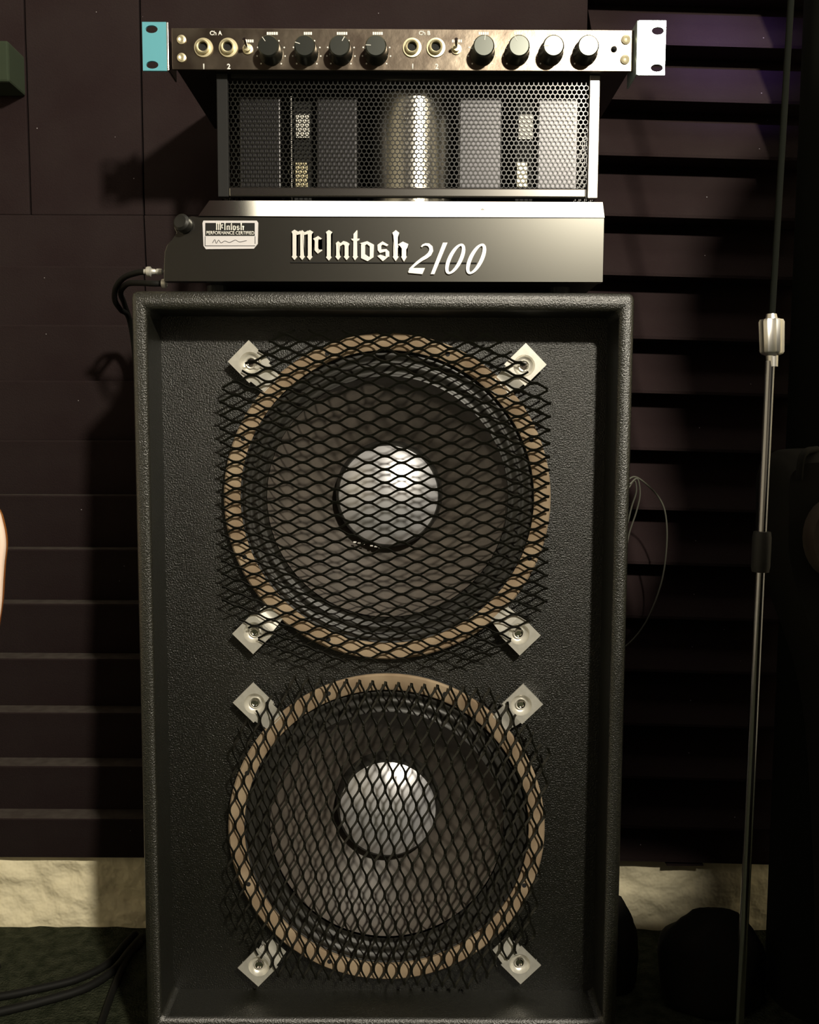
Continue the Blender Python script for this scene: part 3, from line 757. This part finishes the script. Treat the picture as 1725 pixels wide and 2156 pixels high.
for i in range(28):
    t = 2*math.pi*i/28; q = pg(1752+62*math.cos(t), 1132+84*math.sin(t)); el.append(q)
soft(el, Yg-.022, Yg+.01, 'pad', 'pocket', gb, label='worn brownish oval pocket')
bm = bmesh.new(); tube(bm, smoothpath([P(1683, 1010, Yg-.004), P(1688, 965, Yg-.006), P(1700, 950, Yg), P(1720, 946, Yg+.02)], 5), .004, 8); link('strap', bm, 'bag', gb, smooth='all')

# added light blocker further right, unseen: shoulder shades the foam, waist lets light through
Yd = 0.46
ob = [(.300, -.70), (.305, -.40), (.335, -.20), (.42, -.10), (.52, -.08), (.555, -.035), (.53, .038), (.43, .062), (.372, .098), (.385, .14), (.440, .22), (.474, .30), (.480, .42), (.486, .52), (.512, .585), (.560, .645), (.625, .672), (.70, .72), (.72, .95), (.80, .95), (.82, .70), (.95, .58), (1.0, .4), (1.0, 0), (1.04, -.3), (1.02, -.72)]
ob = [(x, max(.002, z+CAM_Z)) for x, z in crv(ob, 4)]
blk = emp('added_light_blocker', (.66, Yd+.06, 0), 'tall added light cover, standing out of view at the right', 'light blocker')
soft(ob, Yd, Yd+.13, 'bag', 'blocker', blk, inset=.008)

# dark soft bags on the floor at lower right
def lump(name, c, r, label, seed, m='bag'):
    bm = bmesh.new(); bmesh.ops.create_icosphere(bm, subdivisions=4, radius=1)
    for v in bm.verts:
        d = v.co.normalized(); k = 1+.10*mn.noise(d*1.7+Vector((seed, 0, 0)))+.04*mn.noise(d*5+Vector((seed, 2, 0)))
        v.co = Vector((c[0]+d.x*r[0]*k, c[1]+d.y*r[1]*k, c[2]+math.copysign(abs(d.z)**.8, d.z)*r[2]*k))
        v.co.z = max(.001, v.co.z)
    return tag(link(name, bm, m, smooth='all'), label, 'bag')
lump('soft_bag', (.410, 1.160, .042), (.072, .052, .078), 'slumped black bag on the floor behind the microphone stand', 3.3)
lump('soft_bag', (.288, 1.20, .04), (.030, .04, .080), 'small black pouch on the floor against the cabinet side', 8.1)

# thin leads hanging at the right flank of the cabinet
for pts, lab in (([(1322, 1010), (1338, 1004), (1362, 1020), (1388, 1048), (1402, 1085), (1404, 1150), (1392, 1230), (1360, 1310), (1318, 1360), (1270, 1380)], 'thin dark lead arching right from behind the cabinet'),
                 ([(1322, 1030), (1336, 1012), (1340, 1035), (1330, 1068), (1320, 1110)], 'thin greenish lead curving down close to the cabinet side'),
                 ([(1326, 1020), (1342, 1008), (1348, 1040), (1340, 1078), (1326, 1120), (1318, 1160)], 'thin greenish lead curving down just outside the other')):
    bm = bmesh.new(); tube(bm, smoothpath([P(u, v, 1.17+.008*i) for i, (u, v) in enumerate(pts)], 5), .0012, 6)
    tag(link('audio_cable', bm, 'greycable', smooth='all'), lab, 'cable')

# ================================================================= LEFT: GUITAR, FLOOR LEADS
Yu = 0.97
gpts = [(u-27, v) for u, v in [(-8, 1072), (6, 1108), (12, 1150), (8, 1195), (6, 1225), (0, 1300), (-22, 1390), (-90, 1480), (-230, 1520), (-400, 1480), (-500, 1360), (-470, 1200), (-380, 1120), (-300, 1090), (-180, 1075), (-110, 1040), (-50, 1035)]]
gpp = [(P(u, v, Yu).x, P(u, v, Yu).z) for u, v in gpts]
gt = emp('electric_guitar', (-.55, Yu, P(0, 1520, Yu).z), 'sunburst guitar body with cream edge, cut by the left edge of the view', 'guitar')
soft(crv(gpp, 6), Yu, Yu+.042, 'guitar', 'body', gt, inset=.006)
oc = crv(gpp, 6); bm = bmesh.new()
pth = [Vector((x, Yu+.020, z)) for x, z in oc]; pth.append(pth[0]); tube(bm, pth, .0055, 8); link('binding', bm, 'binding', gt, smooth='all')
nx0 = P(-250, 1500, Yu).x
link('neck', nbox((nx0-.03, Yu+.006, P(0, 1520, Yu).z-.42), (nx0+.02, Yu+.03, P(0, 1500, Yu).z)), 'block', gt, bevel=.006)
gs = emp('guitar_stand', (nx0, Yu+.08, 0), 'black stand under the sunburst guitar, outside the view at left', 'stand')
bm = bmesh.new(); zt_ = P(0, 1520, Yu).z
tube(bm, [(nx0, Yu+.09, .03), (nx0, Yu+.075, zt_+.02)], .01, 12); link('post', bm, 'black', gs, smooth=True)
for dx in (-.13, .13):
    bm = bmesh.new(); tube(bm, [(nx0, Yu+.09, .10), (nx0+dx, Yu+.02, .008)], .008, 10); link('leg', bm, 'black', gs, smooth=True)
bm = bmesh.new(); tube(bm, [(nx0, Yu+.09, .10), (nx0, Yu+.24, .008)], .008, 10); link('leg', bm, 'black', gs, smooth=True)
bm = bmesh.new(); tube(bm, [(nx0-.06, Yu+.0, zt_+.01), (nx0-.05, Yu+.05, zt_-.008), (nx0+.05, Yu+.05, zt_-.008), (nx0+.06, Yu+.0, zt_+.01)], .007, 10); link('cradle', bm, 'rubber', gs, smooth=True)

for pts, r, lab in (([(-80, 2105), (0, 2098), (80, 2082), (160, 2062), (225, 2030), (262, 1990), (285, 1966)], .0055, 'uppermost of the black leads curving over the carpet at lower left'),
                    ([(-80, 2145), (0, 2130), (90, 2108), (180, 2080), (240, 2042), (275, 2000), (300, 1972)], .0060, 'thick black lead just below the uppermost one on the carpet'),
                    ([(190, 2230), (222, 2130), (248, 2060), (272, 2010), (296, 1985)], .0050, 'black lead running down toward the bottom edge beside the cabinet')):
    bm = bmesh.new(); pp = smoothpath([PF(u, v, r) for u, v in pts], 6)
    tube(bm, pp, r, 10); tag(link('floor_cable', bm, 'cable', smooth='all'), lab, 'cable')
